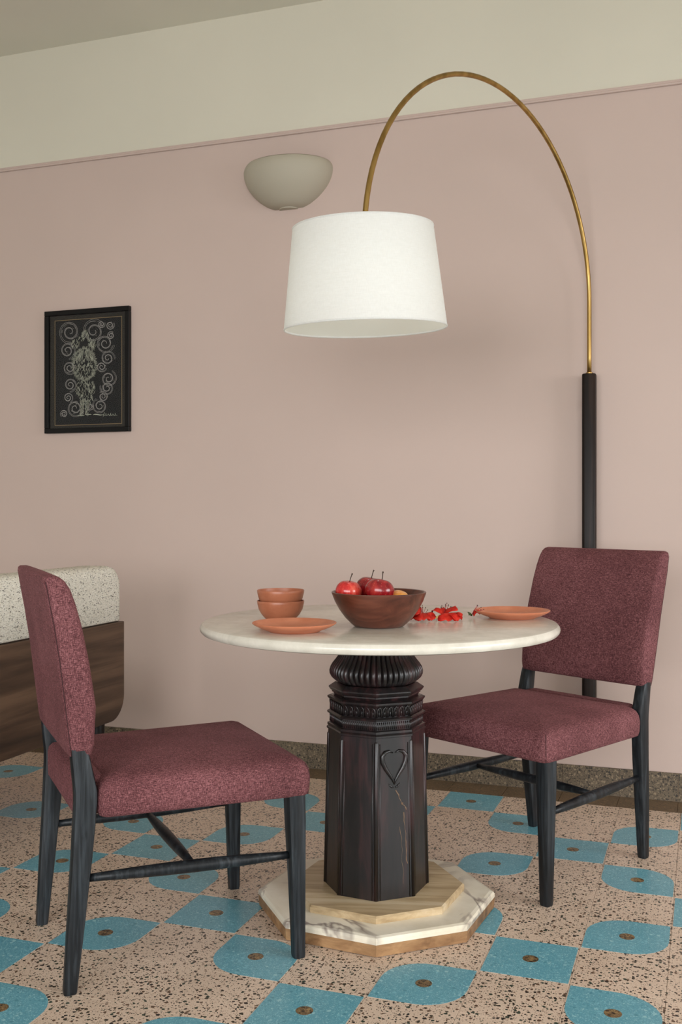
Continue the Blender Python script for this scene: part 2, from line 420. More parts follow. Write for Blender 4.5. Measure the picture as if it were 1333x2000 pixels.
# ------------------------------------------------------------------ pedestal table
TC = (-.8187, 2.591); A0 = math.atan2(-TC[1], -TC[0])      # a corner of the octagon faces the camera
tb = empty('pedestal_table', (TC[0], TC[1], 0), A0)
tag(tb, 'round cream marble table on a carved dark octagonal wooden pillar', 'table')
ZT = .754
def octloft(prof): return MB().loft([octa(r, z) for r, z in prof])
octloft([(.300, 0.0), (.309, .002), (.311, .030)]).build('plinth_wood_edge', M['plinth_edge_wood'], tb)
octloft([(.311, .0302), (.311, .039), (.307, .0445), (.298, .047)]).build('marble_plinth', M['marble_plinth'], tb)
octloft([(.231, .0472), (.2315, .061), (.227, .065)]).build('upper_plinth', M['plinth_top_wood'], tb)
Z0, Z1, R0, R1 = .0652, .470, .1375, .1285
sh = octloft([(R0-.002, Z0), (R0-.002, Z0+.003), (R1-.002, Z1)]).build('shaft', M['carved_wood'], tb)
# raised bead along each corner and shallow flat strips either side
for k in range(8):
    a = k*PI/4
    p = lambda r, z, da=0: ((r)*math.cos(a+da), (r)*math.sin(a+da), z)
    MB().tube([p(R0-.0045, Z0+.001), p(R1-.0045, Z1-.012), p(R1-.0075, Z1-.006)], [.0058, .0052, .003], 8).build('corner_bead', M['carved_wood'], sh, smooth=True)
    for sd in (-1, 1):
        g = MB()
        for (fr, w) in ((.30, .0014),):
            pts = []
            for (rr, z) in ((R0, Z0+.001), (R1, Z1-.014)):
                c0 = Vector(p(rr-.002, z)); c1 = Vector(p(rr-.002, z, sd*PI/4)); pts.append(c0.lerp(c1, .105))
            g.tube(pts, w, 6)
        g.build('panel_fillet', M['carved_wood'], sh, smooth=True)
def face_pt(k, u, z, off):
    """point on shaft face k (between corners k and k+1); u metres from the face centre"""
    t = (z-Z0)/(Z1-Z0); r = (R0+(R1-R0)*t-.002); ap = r*math.cos(PI/8); a = k*PI/4+PI/8
    return Vector(((ap+off)*math.cos(a)-u*math.sin(a), (ap+off)*math.sin(a)+u*math.cos(a), z))
# heart of two leaf-like scrolls, on the face to the right of the front corner
hz = .383
for sd in (-1, 1):
    ctrl = [(.003, .055), (.012, .060), (.022, .057), (.029, .046), (.028, .030), (.021, .012), (.011, -.006), (.003, -.022), (.000, -.034)]
    pts = [face_pt(0, sd*u*1.12, hz+v*.9, .0010) for u, v in ctrl]
    MB().tube(pts, [.0014, .0034, .0052, .0060, .0062, .0056, .0046, .0034, .0012], 8).build('heart_scroll', M['carved_wood'], sh, smooth=True)
    pts = [face_pt(0, sd*(.003+.012*t), hz-.038+.010*t*t, .0004) for t in (0, .35, .7, 1)]
    MB().tube(pts, [.0016, .0028, .0024, .0008], 6).build('heart_tail', M['carved_wood'], sh, smooth=True)
rc = random.Random(11)
M['bare_wood'] = Mat('bare_wood', srgb(128, 100, 76), .7).m
for (u0, z0, u1, z1, n_, w_) in ((.004, .338, .022, .300, 7, .0013), (.022, .305, .032, .285, 5, .0018), (.027, .280, .033, .150, 13, .0009), (.016, .245, .024, .100, 11, .0005)):
    pts = [face_pt(0, u0+(u1-u0)*k/(n_-1)+rc.uniform(-.0022, .0022), z0+(z1-z0)*k/(n_-1), .0001) for k in range(n_)]
    MB().tube(pts, [w_*rc.uniform(.3, 1.3) for _ in pts], 5).build('worn_crack', M['bare_wood'], sh, smooth=True)
octloft([(.1225, .4702), (.1305, .4715), (.1305, .476), (.127, .479), (.1285, .481), (.1285, .4865), (.124, .4885)]).build('lower_moulding', M['carved_wood'], tb)
rb = octloft([(.121, .4887), (.1225, .4995), (.121, .5105)]).build('rope_band', M['carved_wood'], tb)
g = MB()
for k in range(8):
    a = k*PI/4; c0 = Vector((.1222*math.cos(a), .1222*math.sin(a), 0)); c1 = Vector((.1222*math.cos(a+PI/4), .1222*math.sin(a+PI/4), 0))
    for q in range(17):
        b0 = c0.lerp(c1, (q+.1)/17); b1 = c0.lerp(c1, (q+.9)/17)
        g.tube([b0+Vector((0, 0, .4905)), b1+Vector((0, 0, .509))], .0014, 5)
o = g.build('rope_strands', M['carved_wood'], rb, smooth=True); o['kind'] = 'stuff'
octloft([(.121, .5107), (.1285, .5125), (.1295, .517), (.124, .5205)]).build('middle_ledge', M['carved_wood'], tb)
fz = octloft([(.119, .5207), (.1195, .535), (.122, .546), (.128, .5525), (.1285, .557), (.121, .560)]).build('frieze', M['carved_wood'], tb)
g = MB()
for k in range(8):
    a = k*PI/4+PI/8; ap = .1205*math.cos(PI/8)
    def fp(u, z, off): return Vector(((ap+off)*math.cos(a)-u*math.sin(a), (ap+off)*math.sin(a)+u*math.cos(a), z))
    for q in range(6):
        u0 = (q-2.5)*.0152
        prof = [(-.0056, .5215), (-.0056, .5360), (-.0040, .5425), (0, .5475), (.0040, .5425), (.0056, .5360), (.0056, .5215)]
        g.tube([fp(u0+u, z, .001+max(0, z-.538)*.35) for u, z in prof], .0018, 6)
        g.tube([fp(u0, .523, .0006), fp(u0, .538, .0006)], [.0024, .0012], 6)
o = g.build('arch_carving', M['carved_wood'], fz, smooth=True); o['kind'] = 'stuff'
octloft([(.110, .5602), (.113, .566), (.1165, .567), (.1165, .5705), (.120, .5725), (.1255, .580), (.1245, .5825), (.113, .590), (.108, .5935)]).build('cap_slab', M['carved_wood'], tb)
NR = 48
def ribs(k, n, z):
    th = 2*PI*k/n
    oc = math.cos(PI/8)/math.cos((th % (PI/4))-PI/8)*1.03
    rib = abs(math.sin(NR/2*th))
    t = max(0, min(1, (z-.594)/.012))
    return (0.5*oc+.5)*(1-.075*t*(1-rib**.55))
prof = [(.085, .5937), (.100, .5945), (.109, .599), (.1175, .607), (.1222, .6165), (.1230, .625), (.1205, .634), (.115, .643), (.1075, .652), (.100, .662), (.094, .676), (.090, .695), (.089, .7255)]
MB().lathe(prof, NR*6, cap0=True, cap1=True, mod=ribs).build('gadrooned_cushion', M['carved_wood'], tb, angle=1.2)
R = .468
prof = [(R-.05, .7262), (R-.014, .7264), (R-.006, .729), (R-.0015, .734), (R, .740), (R-.0015, .746), (R-.006, .7515), (R-.013, .754), (R*.6, .754), (R*.3, .754), (.02, .754)]
ca, sa = math.cos(-A0), math.sin(-A0); dxw, dyw = .0071, .0025
MB().lathe(prof, 128, c=(dxw*ca-dyw*sa, dxw*sa+dyw*ca), cap0=True, cap1=True).build('table_top', M['marble_top'], tb, angle=.5)

# ------------------------------------------------------------------ dining chairs
def rear_leg(sd, y1, y2):
    return MB().loft([rsq(sd*.205, -.2640, .0125, .0135, 0.0), rsq(sd*.205, -.2640, .0135, .0148, .006), rsq(sd*.208, -.2530, .0165, .0185, .14), rsq(sd*.211, -.2400, .0180, .0225, .30), rsq(sd*.2135, -.2325, .0185, .0248, .415), rsq(sd*.2138, -.2328, .0185, .0248, .437), rsq(sd*.2138, y1, .0175, .0205, .508), rsq(sd*.2138, y2, .0155, .0170, .545)])
def make_chair():
    t = empty('dining_chair')
    # seat
    cor = [(-.236, -.205), (.236, -.205), (.259, .281), (-.259, .281)]
    rings = []
    for z, ins in ((.3785, .022), (.3785, .006), (.3815, .0015), (.392, -.0015), (.420, -.003), (.440, .000), (.452, .006), (.460, .016), (.4655, .032), (.4705, .060), (.4745, .10), (.4775, .15), (.479, .195)):
        zz = z
        rings.append([(p.x, p.y, zz) for p in outline(cor, .022, 6, ins)])
    rear = []                 # the seat runs back between the two posts
    for z, ins in ((.3785, .012), (.3785, .004), (.382, .001), (.40, 0), (.44, 0), (.452, .003), (.460, .010), (.463, .020)):
        rear.append([(p.x, p.y, z) for p in outline([(-.1945, -.2535), (.1945, -.2535), (.1945, -.180), (-.1945, -.180)], .014, 6, ins)])
    seat = MB().loft(rings).loft(rear).build('seat', M['rose_chenille'], t, smooth=True)
    for sd in (-1, 1):
        pts = [(sd*.2515, .2745, .382), (sd*.2530, .2765, .40), (sd*.2535, .2775, .42), (sd*.2515, .2745, .44), (sd*.2465, .2690, .453)]
        MB().tube(pts, .0011, 6).build('seam', M['seam_thread'], seat, smooth=True)
    # backrest: (z, rear y, front y, half width)
    prof = [(.513, -.258, -.232, .222), (.5135, -.264, -.226, .227), (.517, -.2675, -.2205, .2295), (.54, -.271, -.215, .231), (.62, -.2805, -.2115, .232), (.72, -.2925, -.2265, .232), (.80, -.305, -.243, .232),
            (.845, -.3135, -.2555, .2315), (.875, -.3185, -.266, .230), (.893, -.322, -.277, .2285), (.902, -.321, -.288, .225), (.906, -.3165, -.300, .218)]
    rings = []
    for z, yr, yf, hw in prof:
        r = min(.020, (yf-yr)*.42)
        ring = []
        ol = outline([(-hw, yr), (hw, yr), (hw, yf), (-hw, yf)], r*.75, 5)
        # dense front and back edges so the faces can bulge
        dense = []
        for a, b in zip(ol, ol[1:]+ol[:1]):
            n = 8 if (b-a).length > .2 else 1
            dense += [a.lerp(b, k/n) for k in range(n)]
        for p in dense:
            bul = .007*(1-min(1, abs(p.x)/hw)**2.2)*(1 if z < .89 else .3)
            yy = p.y+(bul if p.y > (yr+yf)/2 else -bul*.35)
            ring.append((p.x, yy, z))
        rings.append(ring)
    back = MB().loft(rings).build('backrest', M['rose_chenille'], t, smooth=True)
    for sd in (-1, 1):
        MB().tube([(sd*(hw-.0042), yr+.0040, z) for z, yr, yf, hw in prof[2:-2]], .0012, 6).build('seam', M['seam_thread'], back, smooth=True)
    # legs
    for sd in (-1, 1):
        MB().loft([rsq(sd*.2385, .2555, .0135, .0135, 0.0), rsq(sd*.2385, .2555, .0148, .0148, .006), rsq(sd*.2362, .2525, .0185, .0185, .18), rsq(sd*.2335, .2495, .0225, .0225, .32), rsq(sd*.2320, .2480, .0230, .0230, .384)]).build('leg', M['ebonised_wood'], t, angle=.6)
        rear_leg(sd, -.2440, -.2500).build('leg', M['ebonised_wood'], t, angle=.6)
        a = Vector((sd*.2105, -.226, .246)); b = Vector((sd*.2350, .240, .240))
        MB().tube([a.lerp(b, k/8) for k in range(9)], [.0085, .0108, .0130, .0142, .0146, .0142, .0130, .0108, .0085], 12).build('side_stretcher', M['ebonised_wood'], t, smooth=True)
    a = Vector((-.2135, .008, .243)); b = Vector((.2135, .008, .243))
    MB().tube([a.lerp(b, k/8) for k in range(9)], [.0075, .0100, .0122, .0134, .0138, .0134, .0122, .0100, .0075], 12).build('cross_stretcher', M['ebonised_wood'], t, smooth=True)
    return t
ch = make_chair(); ch2 = copy_tree(ch)
ch.location = (-1.25, 2.24, 0); ch.rotation_euler = (0, 0, math.radians(43.8-90))
ch2.location = (-.484, 3.091, 0); ch2.rotation_euler = (0, 0, math.radians(241.3-90))
for c in ch2.children:      # this chair's back leans a little further
    if c.name.startswith('leg') and min(v.co.y for v in c.data.vertices) < 0:
        c.data = rear_leg(1 if c.data.vertices[0].co.x > 0 else -1, -.2480, -.2590).mesh('leg', M['ebonised_wood'], angle=.6)
    if c.name.startswith('backrest'):
        rx = Matrix.Rotation(math.radians(7.0), 4, 'X'); pv = Vector((0, -.236, .440))
        c.matrix_local = Matrix.Translation(pv) @ rx @ Matrix.Diagonal((1, 1, 1.05, 1)) @ Matrix.Translation(-pv)
tag(ch, 'rose upholstered dining chair seen from behind, in front of the sofa', 'chair', 'dining chairs at the round table')
tag(ch2, 'rose upholstered dining chair facing the camera, beneath the arc lamp post', 'chair', 'dining chairs at the round table')

# ------------------------------------------------------------------ arc lamp
lp = empty('arc_lamp', (-.399, YWALL, .33))
tag(lp, 'wall-mounted brass arc lamp with dark wooden post and white linen drum shade', 'lamp')
L = Vector((-.399, YWALL, .33))
pm = MB().loft([[(p.x, p.y, z) for p in outline([(-.0245+i, -.074+i), (.0245-i, -.074+i), (.0245-i, -.022-i), (-.0245+i, -.022-i)], .011, 4)] for z, i in ((0, .004), (.003, 0), (1.200, 0), (1.2035, .0012), (1.205, .004))])
post = pm.build('post', M['post_wood'], lp, angle=.6)
for z in (.12, .62, 1.10):
    MB().lathe([(.012, -.024), (.012, .0)], 16, cap0=True, cap1=True).build('wall_spacer', M['black_metal'], lp)
    o = bpy.context.scene.objects.get('wall_spacer') if False else [c for c in lp.children if c.name.startswith('wall_spacer')][-1]
    o.location = (0, -.0005, z); o.rotation_euler = (-PI/2, 0, 0)
MB().lathe([(.0125, 1.2052), (.0125, 1.209), (.0095, 1.211)], 20, c=(0, -.048), cap0=True, cap1=True).build('brass_collar', M['brass'], lp, angle=.6)
dirv = Vector((-.890+.399, 2.708-3.832, 0)); LEN = dirv.length; dirv.normalize()
p0 = Vector((0, -.048, 0)); r = LEN/2; zc = 1.795-.33
pts = [p0+Vector((0, 0, z)) for z in (1.205, 1.27, 1.35, 1.42)]
for k in range(0, 49):
    a = PI*k/48
    pts.append(p0+dirv*(r-r*math.cos(a))+Vector((0, 0, zc+r*math.sin(a))))
MB().tube(pts, .0079, 14).build('arm', M['brass'], lp, smooth=True)
hub = pts[-1]                       # end of the arm, inside the shade
# shade: local frame tilted a little (right side up, near side down)
sc_ = bpy.data.objects
shade_c = Vector((-.8905, 2.7085, 1.6835))-L       # middle of the shade
right = Vector((math.cos(YAW), math.sin(YAW), 0)); fwd = Vector((-math.sin(YAW), math.cos(YAW), 0))
H = .1365; RB, RT = .2262, .1945
def shade_prof(th):
    return [(RB-th, -H), (RT-th, H)]
MBs = MB()
n = 96
def ring(r, z): return [(r*math.cos(2*PI*k/n), r*math.sin(2*PI*k/n), z) for k in range(n)]
rg = [ring(RB, -H), ring(RB*.75+RT*.25, -H*.5), ring((RB+RT)/2, 0), ring(RB*.25+RT*.75, H*.5), ring(RT, H)]
inn = [ring(RT-.002, H), ring(RB-.002, -H)]
tilt = Matrix.Rotation(math.radians(-1.5), 4, fwd) @ Matrix.Rotation(math.radians(3.2), 4, right)
shade = MBs.loft(rg, False, False).build('lamp_shade', M['linen'], lp, smooth=True)
shade.matrix_local = Matrix.Translation(shade_c) @ tilt
MB().loft(inn, False, False).build('shade_lining', M['shade_lining'], shade, smooth=True)
for rr, z in ((RB-.001, -H), (RT-.001, H)):
    g = MB(); nn = 96
    rings = []
    for q in range(8):
        b = 2*PI*q/8
        rings.append([((rr+.0022*math.cos(b))*math.cos(2*PI*k/nn), (rr+.0022*math.cos(b))*math.sin(2*PI*k/nn), z+.0030*math.sin(b)) for k in range(nn)])
    rings.append(rings[0]); g.loft(rings, False, False)
    g.build('rim_band', M['linen'], shade, smooth=True)
g = MB()
for k in range(3):
    a = 2*PI*k/3+.4
    g.tube([(.012*math.cos(a), .012*math.sin(a), H-.03), (.10*math.cos(a), .10*math.sin(a), H-.028), ((RT-.003)*math.cos(a), (RT-.003)*math.sin(a), H-.004)], .0022, 6)
g.build('spider_fitter', M['brass'], shade, smooth=True)
MB().lathe([(.017, .065), (.019, .075), (.019, .118), (.012, .125)], 20, cap0=True, cap1=True).build('bulb_socket', M['black_metal'], shade, angle=.6)
bl_ = bpy.data.lights.new('shade_fill_light', 'POINT'); bl_.energy = .6; bl_.shadow_soft_size = .03; bl_.color = (.97, 1.0, 1.0)  # faint fill added to brighten the shade interior; the lamp itself is off
blo = bpy.data.objects.new('shade_fill_light', bl_); COL.objects.link(blo); blo.parent = shade; blo.location = (0, 0, -.05)
MB().lathe([(.003, -.012), (.018, -.004), (.028, .012), (.0295, .024), (.025, .042), (.015, .058), (.0135, .066)], 20, cap0=True, cap1=True).build('bulb', M['white_glass'], shade, smooth=True)

# ------------------------------------------------------------------ wall sconce
sx = -1.597
sc = empty('wall_sconce', (sx, YWALL, 2.262)); tag(sc, 'beige half-bowl plaster wall sconce above the lamp shade', 'wall light')
def SR(t): return (.33+.67*(1-(1-min(1, t/.86))**2.0)**.80)*(1-.055*max(0, (t-.84)/.16)**2)
g = MB(); rings = []
HT = .172; n = 32
for q in range(15):
    t = q/14
    z = HT*t
    rr = SR(t)
    ax, ay = .190*rr, .150*rr
    rings.append([(ax*math.cos(PI+PI*k/n), ay*math.sin(PI+PI*k/n), z) for k in range(n+1)])
for t, sc_in in ((1.0, .975), (.8, .93), (.35, .72)):
    rr = SR(t)*sc_in
    ax, ay = .190*rr, .150*rr
    rings.append([(ax*math.cos(PI+PI*k/n), ay*math.sin(PI+PI*k/n), HT*t+(.004 if t == 1 else .006)) for k in range(n+1)])
g.loft(rings, True, True, closed=False)
bw = g.build('bowl', M['sconce_plaster'], sc, smooth=True)
MB().box(-.09, .09, -.012, -.001, .02, .15).build('back_plate', M['sconce_plaster'], sc)
MB().loft([[(x*.040, -.001+(-.034)*yy, z) for x, yy in [(math.cos(PI+PI*k/12), -math.sin(PI+PI*k/12)) for k in range(13)]] for z in (-.004, .004)]).build('drip_lip', M['sconce_plaster'], sc, angle=.6)

# ------------------------------------------------------------------ framed drawing
FX0, FX1, FZ0, FZ1 = -2.757, -2.329, 1.376, 1.914
fr = empty('framed_picture', ((FX0+FX1)/2, YWALL, FZ0)); tag(fr, 'black framed white ink drawing of a curly-haired figure on black paper', 'picture')
W, Hh = FX1-FX0, FZ1-FZ0; fw = .021
for (a, b, c, d) in ((-W/2, W/2, 0, fw), (-W/2, W/2, Hh-fw, Hh), (-W/2, -W/2+fw, fw, Hh-fw), (W/2-fw, W/2, fw, Hh-fw)):
    bevel_obj(MB().box(a, b, -.022, -.001, c, d).build('frame_bar', M['frame_black'], fr), .0015, 1)
MB().box(-W/2+fw, W/2-fw, -.008, -.002, fw, Hh-fw).build('mount', M['mount_paper'], fr)
def uv(x, y):        # from crop coordinates of the picture to metres on the sheet
    u = (x-135)/1090; top = 205-70*u; bot = 1765-30*u
    return (-W/2+W*u, Hh*(1-(y-top)/(bot-top)))
pw = [(-.168, .172, .034, .497)][0]
MB().box(pw[0], pw[1], -.0085, -.008, pw[2], pw[3]).build('black_sheet', M['black_paper'], fr)
g = MB()
for (a, b, c, d) in ((pw[0], pw[1], pw[2], pw[2]+.0018), (pw[0], pw[1], pw[3]-.0018, pw[3]), (pw[0], pw[0]+.0018, pw[2], pw[3]), (pw[1]-.0018, pw[1], pw[2], pw[3])):
    g.box(a, b, -.0090, -.0086, c, d)
g.build('gold_line', M['gold_line'], fr)
def ribbon(mb, pts, wd):
    n = len(pts); vs = []
    for i, (x, z) in enumerate(pts):
        a = pts[max(0, i-1)]; b = pts[min(n-1, i+1)]
        dx, dz = b[0]-a[0], b[1]-a[1]; l = math.hypot(dx, dz) or 1
        ww = wd*(.5+.5*math.sin(PI*min(1, max(0.05, i/(n-1)))))
        vs += [(x-dz/l*ww/2, -.0091, z+dx/l*ww/2), (x+dz/l*ww/2, -.0091, z-dx/l*ww/2)]
    mb.add(vs, [(2*i, 2*i+1, 2*i+3, 2*i+2) for i in range(n-1)])
g = MB(); rnd = random.Random(3)
SPR = 1.12
spir = [(450, 460, 135, 1), (760, 455, 140, -1), (970, 380, 52, 1), (905, 610, 112, 1), (940, 800, 86, -1), (420, 700, 100, -1), (450, 920, 80, 1), (862, 910, 62, 1), (950, 1060, 97, 1), (930, 1180, 84, -1),
        (455, 1140, 82, -1), (520, 1440, 102, 1), (840, 1410, 92, -1), (375, 1510, 46, 1), (430, 1305, 60, -1), (715, 1420, 44, 1), (860, 365, 44, 1), (980, 510, 46, -1), (880, 1290, 60, 1)]
for (cx, cy, rr, sg) in spir:
    ph = rnd.uniform(0, 6.28)
    for off in (0, .13):
        pts = []
        for k in range(72):
            t = k/71; a = ph+sg*t*2*PI*2.0; q = SPR*rr*(1-off)*(1-.86*t)
            pts.append(uv(cx+q*math.cos(a), cy+q*math.sin(a)*1.05))
        ribbon(g, pts, .0017)
    for k in range(14):
        a = rnd.uniform(0, 6.28); q = rr*rnd.uniform(.3, .95)
        pts = [uv(cx+q*math.cos(a+s*.5), cy+q*math.sin(a+s*.5)) for s in (0, .3, .6, .9)]
        ribbon(g, pts, .0009)
g.build('ink_swirls', M['white_ink'], fr)['kind'] = 'stuff'
g = MB()
for k in range(150):     # shaggy ring of the shoulders
    a = 2*PI*k/150; r1 = rnd.uniform(.93, 1.1); r0 = rnd.uniform(.72, .9)
    ribbon(g, [uv(640+165*q*math.cos(a), 880+220*q*math.sin(a)) for q in (r0, (r0+r1)/2, r1)], .0012)
for k in range(520):     # hatching of the body, head-dress, skirt and legs
    z = rnd.choice(['body', 'body', 'skirt', 'skirt', 'crest', 'crest', 'leg', 'leg2'])
    if z == 'body':
        a = rnd.uniform(0, 6.28); q = math.sqrt(rnd.random()); x, y = 640+140*q*math.cos(a), 890+180*q*math.sin(a)
    elif z == 'skirt':
        y = rnd.uniform(1100, 1370); x = 655+rnd.uniform(-1, 1)*(140-abs(y-1200)*.42)
    elif z == 'crest':
        y = rnd.uniform(440, 680); x = 645+rnd.uniform(-1, 1)*min((y-430)*.75, 120)+0
        if (x-625)**2/55**2+(y-630)**2/60**2 < 1: x += 110 if x > 625 else -110
    else:
        y = rnd.uniform(1340, 1520); x = (608 if z == 'leg' else 675)+rnd.uniform(-24, 24)
    a = rnd.uniform(.9, 2.3); l = rnd.uniform(14, 34)
    ribbon(g, [uv(x+s*l*math.cos(a), y+s*l*math.sin(a)+4*math.sin(s*5)) for s in (-1, -.3, .3, 1)], .0013)
for k in range(40):      # face: hair strands either side of a dark oval
    sd = rnd.choice((-1, 1)); x0 = rnd.uniform(20, 100)
    ribbon(g, [uv(640+sd*(x0*.4+t*x0), 700+t*130+rnd.uniform(-3, 3)) for t in (0, .33, .66, 1)], .0011)
ribbon(g, [uv(x, 1532) for x in (545, 600, 640)], .003); ribbon(g, [uv(x, 1518) for x in (650, 700, 730)], .003)
ribbon(g, [uv(x, 1522-4*math.sin(x*.05)) for x in range(755, 880, 12)], .0042)
ribbon(g, [uv(880+6*k, 1530+(-26 if k % 5 == 1 else 0)+6*math.sin(k*1.9)) for k in range(31)], .0016)
ribbon(g, [uv(900, 1490), uv(890, 1520), uv(880, 1550)], .0016)
g.build('ink_figure', M['pale_ink'], fr)['kind'] = 'stuff'
MB().box(-W/2+fw, W/2-fw, -.0125, -.0115, fw, Hh-fw).build('glass_pane', M['pane_glass'], fr)

# ------------------------------------------------------------------ sofa at the left edge
SX = -2.017; SY0, SY1 = 1.55, 3.311
so = empty('sofa', (SX, (SY0+SY1)/2, 0)); tag(so, 'sofa with walnut back panel and speckled cream boucle back, behind the near chair', 'sofa')
hl = (SY1-SY0)/2
def yz(corners, r, x, ins=0): return [(x, p.x, p.y) for p in outline(corners, r, 8, ins)]
pc = [(-hl, .278), (hl, .278), (hl, .632), (-hl, .632)]
def panel_ring(x, ins):
    out = []
    z0, z1, y0, y1, r = .278+ins, .632-ins, -hl+ins, hl-ins, .085
    for k in range(9): a = PI+PI/2*k/8; out.append((x, y0+r+r*math.cos(a), z0+r+r*math.sin(a)))
    for k in range(9): a = 1.5*PI+PI/2*k/8; out.append((x, y1-r+r*math.cos(a), z0+r+r*math.sin(a)))
    out += [(x, y1, z1), (x, y0, z1)]
    return out
MB().loft([panel_ring(-.032, .003), panel_ring(-.029, 0), panel_ring(-.003, 0), panel_ring(0, .003)]).build('back_panel', M['walnut'], so, angle=.5)
def cush_ring(x, ins):
    z0, z1, y0, y1, r = .633+ins*.3, .838-ins, -hl+.008+ins, hl-.008-ins, max(.02, .062-ins*.3)
    out = [(x, y0, z0), (x, y1, z0)]
    for k in range(9): a = PI/2*k/8; out.append((x, y1-r+r*math.cos(a), z1-r+r*math.sin(a)))
    for k in range(9): a = PI/2+PI/2*k/8; out.append((x, y0+r+r*math.cos(a), z1-r+r*math.sin(a)))
    return out
MB().loft([cush_ring(x, i) for x, i in ((-.170, .05), (-.165, .025), (-.145, .007), (-.12, 0), (-.04, 0), (-.018, .005), (-.006, .016), (-.003, .03))]).build('back_cushion', M['boucle'], so, smooth=True)
def bx_ring(x0, x1, y0, y1, z, r): return [(p.x, p.y, z) for p in outline([(x0, y0), (x1, y0), (x1, y1), (x0, y1)], r, 5)]
MB().loft([bx_ring(-.86, -.034, -hl+.02, hl-.02, z, .03) for z in (.2815, .287)]).build('seat_base', M['walnut'], so)
MB().loft([bx_ring(-.87+i, -.175-i, -hl+.015+i, hl-.015-i, z, .05) for z, i in ((.2875, .02), (.30, .004), (.34, 0), (.40, .003), (.425, .02), (.432, .05))]).build('seat_cushion', M['boucle'], so, smooth=True)
for lx in (-.80, -.058):
    for ly in (-hl+.2, hl-.088):
        MB().lathe([(.016, 0), (.018, .004), (.026, .27), (.024, .2785)] if lx > -.1 else [(.016, 0), (.018, .004), (.026, .2812)], 18, c=(lx, ly), cap0=True, cap1=True).build('leg', M['post_wood'], so, angle=.6)

# ------------------------------------------------------------------ tableware
def thing1(name, me_b, mat, loc, label, cat, group=None, rz=0, angle=.9):
    o = me_b.build(name, mat, None, angle=angle, loc=loc, rz=rz); tag(o, label, cat, group); return o
plate_prof = [(.0, .0025), (.045, .0025), (.052, .0), (.060, .0), (.064, .003), (.080, .0085), (.094, .0150), (.1005, .0195), (.1015, .0212), (.1005, .0222), (.0985, .0218), (.090, .0165), (.074, .0105), (.060, .0082), (.030, .0078), (.0, .0078)]
def plate(loc, label):
    mb = MB().lathe([(max(r, .0005), z) for r, z in plate_prof], 72, cap0=True, cap1=True)
    return thing1('plate', mb, M['terracotta_glaze'], loc, label, 'plate', 'terracotta plates')
plate((-.9315, 2.2965, ZT+.0002), 'round terracotta plate in front of the stacked bowls')
plate((-.4915, 2.7690, ZT+.0002), 'round terracotta plate at the table edge beside the red flowers')
bowl_prof = [(.0005, .003), (.030, .003), (.033, .0), (.0375, .0), (.040, .003), (.050, .014), (.058, .028), (.0618, .043), (.0625, .0500), (.0617, .0512), (.0600, .0505), (.0585, .043), (.054, .029), (.046, .016), (.034, .0085), (.0005, .007)]
def bowl(loc, label):
    mb = MB().lathe(bowl_prof, 64, cap0=True, cap1=True)
    return thing1('bowl', mb, M['terracotta_brown'], loc, label, 'bowl', 'stacked small bowls')
bowl((-1.062, 2.522, ZT+.0002), 'lower of the two stacked brown terracotta bowls')
bowl((-1.062, 2.522, ZT+.0282), 'upper of the two stacked brown terracotta bowls')
WB = Vector((-.772, 2.466, ZT+.0002))
wp = [(.0005, .0), (.057, .0), (.062, .0015), (.069, .007), (.085, .023), (.0995, .043), (.1105, .063), (.1180, .0825), (.1188, .0860), (.1170, .0872), (.1135, .0862), (.106, .066), (.0955, .047), (.081, .029), (.062, .015), (.030, .009), (.0005, .008)]
wbm = MB().lathe(wp, 80, cap0=True, cap1=True)
thing1('fruit_bowl', wbm, M['bowl_wood'], WB, 'wide brown wooden bowl holding the red apples', 'bowl')
def fruit(name, c, r, mat, label, cat, tilt=(0, 0, 0), stem=True, group=None, squash=.9):
    e = empty(name, c); e.rotation_euler = tilt
    prof = []
    for k in range(19):
        a = -PI/2+PI*k/18
        rr = math.cos(a)*(1+.05*math.sin(a)); z = math.sin(a)*squash
        if k > 14: z -= .55*((k-14)/4)**2*.32
        if k < 3: z += .10*((3-k)/3)**2
        prof.append((max(.004, rr)*r, z*r))
    md = lambda k, n, z: 1+.012*math.cos(5*2*PI*k/n)+.01*math.sin(2*2*PI*k/n)
    MB().lathe(prof, 40, cap0=True, cap1=True, mod=md).build('flesh', mat, e, smooth=True)
    if stem:
        zt = prof[-1][1]
        MB().tube([(0, 0, zt-.002), (.001, 0, zt+.009), (.003, .001, zt+.018), (.0045, .001, zt+.023)], [.0013, .0011, .0012, .0021], 8).build('stem', M['stem_brown'], e, smooth=True)
    tag(e, label, cat, group); return e
def from_px(x, y, depth):
    rr = Vector((math.cos(YAW), math.sin(YAW), 0)); ff = Vector((-math.sin(YAW), math.cos(YAW), 0))
    return Vector((0, 0, CAM_H))+(ff+rr*((x-666.5)/FPX)-Vector((0, 0, 1))*((y-HY)/FPX))*depth
G = 'fruit in the wooden bowl'
fruit('apple', from_px(681, 1156, 2.59), .0335, M['apple_bright'], 'bright red apple at the left of the wooden bowl', 'apple', (.05, .12, .3), group=G)
fruit('apple', from_px(722, 1150, 2.643), .0360, M['apple_deep'], 'dark red apple behind the front apple in the wooden bowl', 'apple', (.1, .15, 1.0), group=G)
fruit('apple', from_px(742, 1155, 2.570), .0370, M['apple_deep'], 'glossy deep red apple in the middle front of the bowl', 'apple', (.22, .10, 2.0), group=G)
fruit('peach', from_px(780, 1171, 2.612), .0255, M['peach_skin'], 'orange fruit half hidden behind the front apple', 'fruit', (.2, .2, .5), stem=False, group=G, squash=.96)

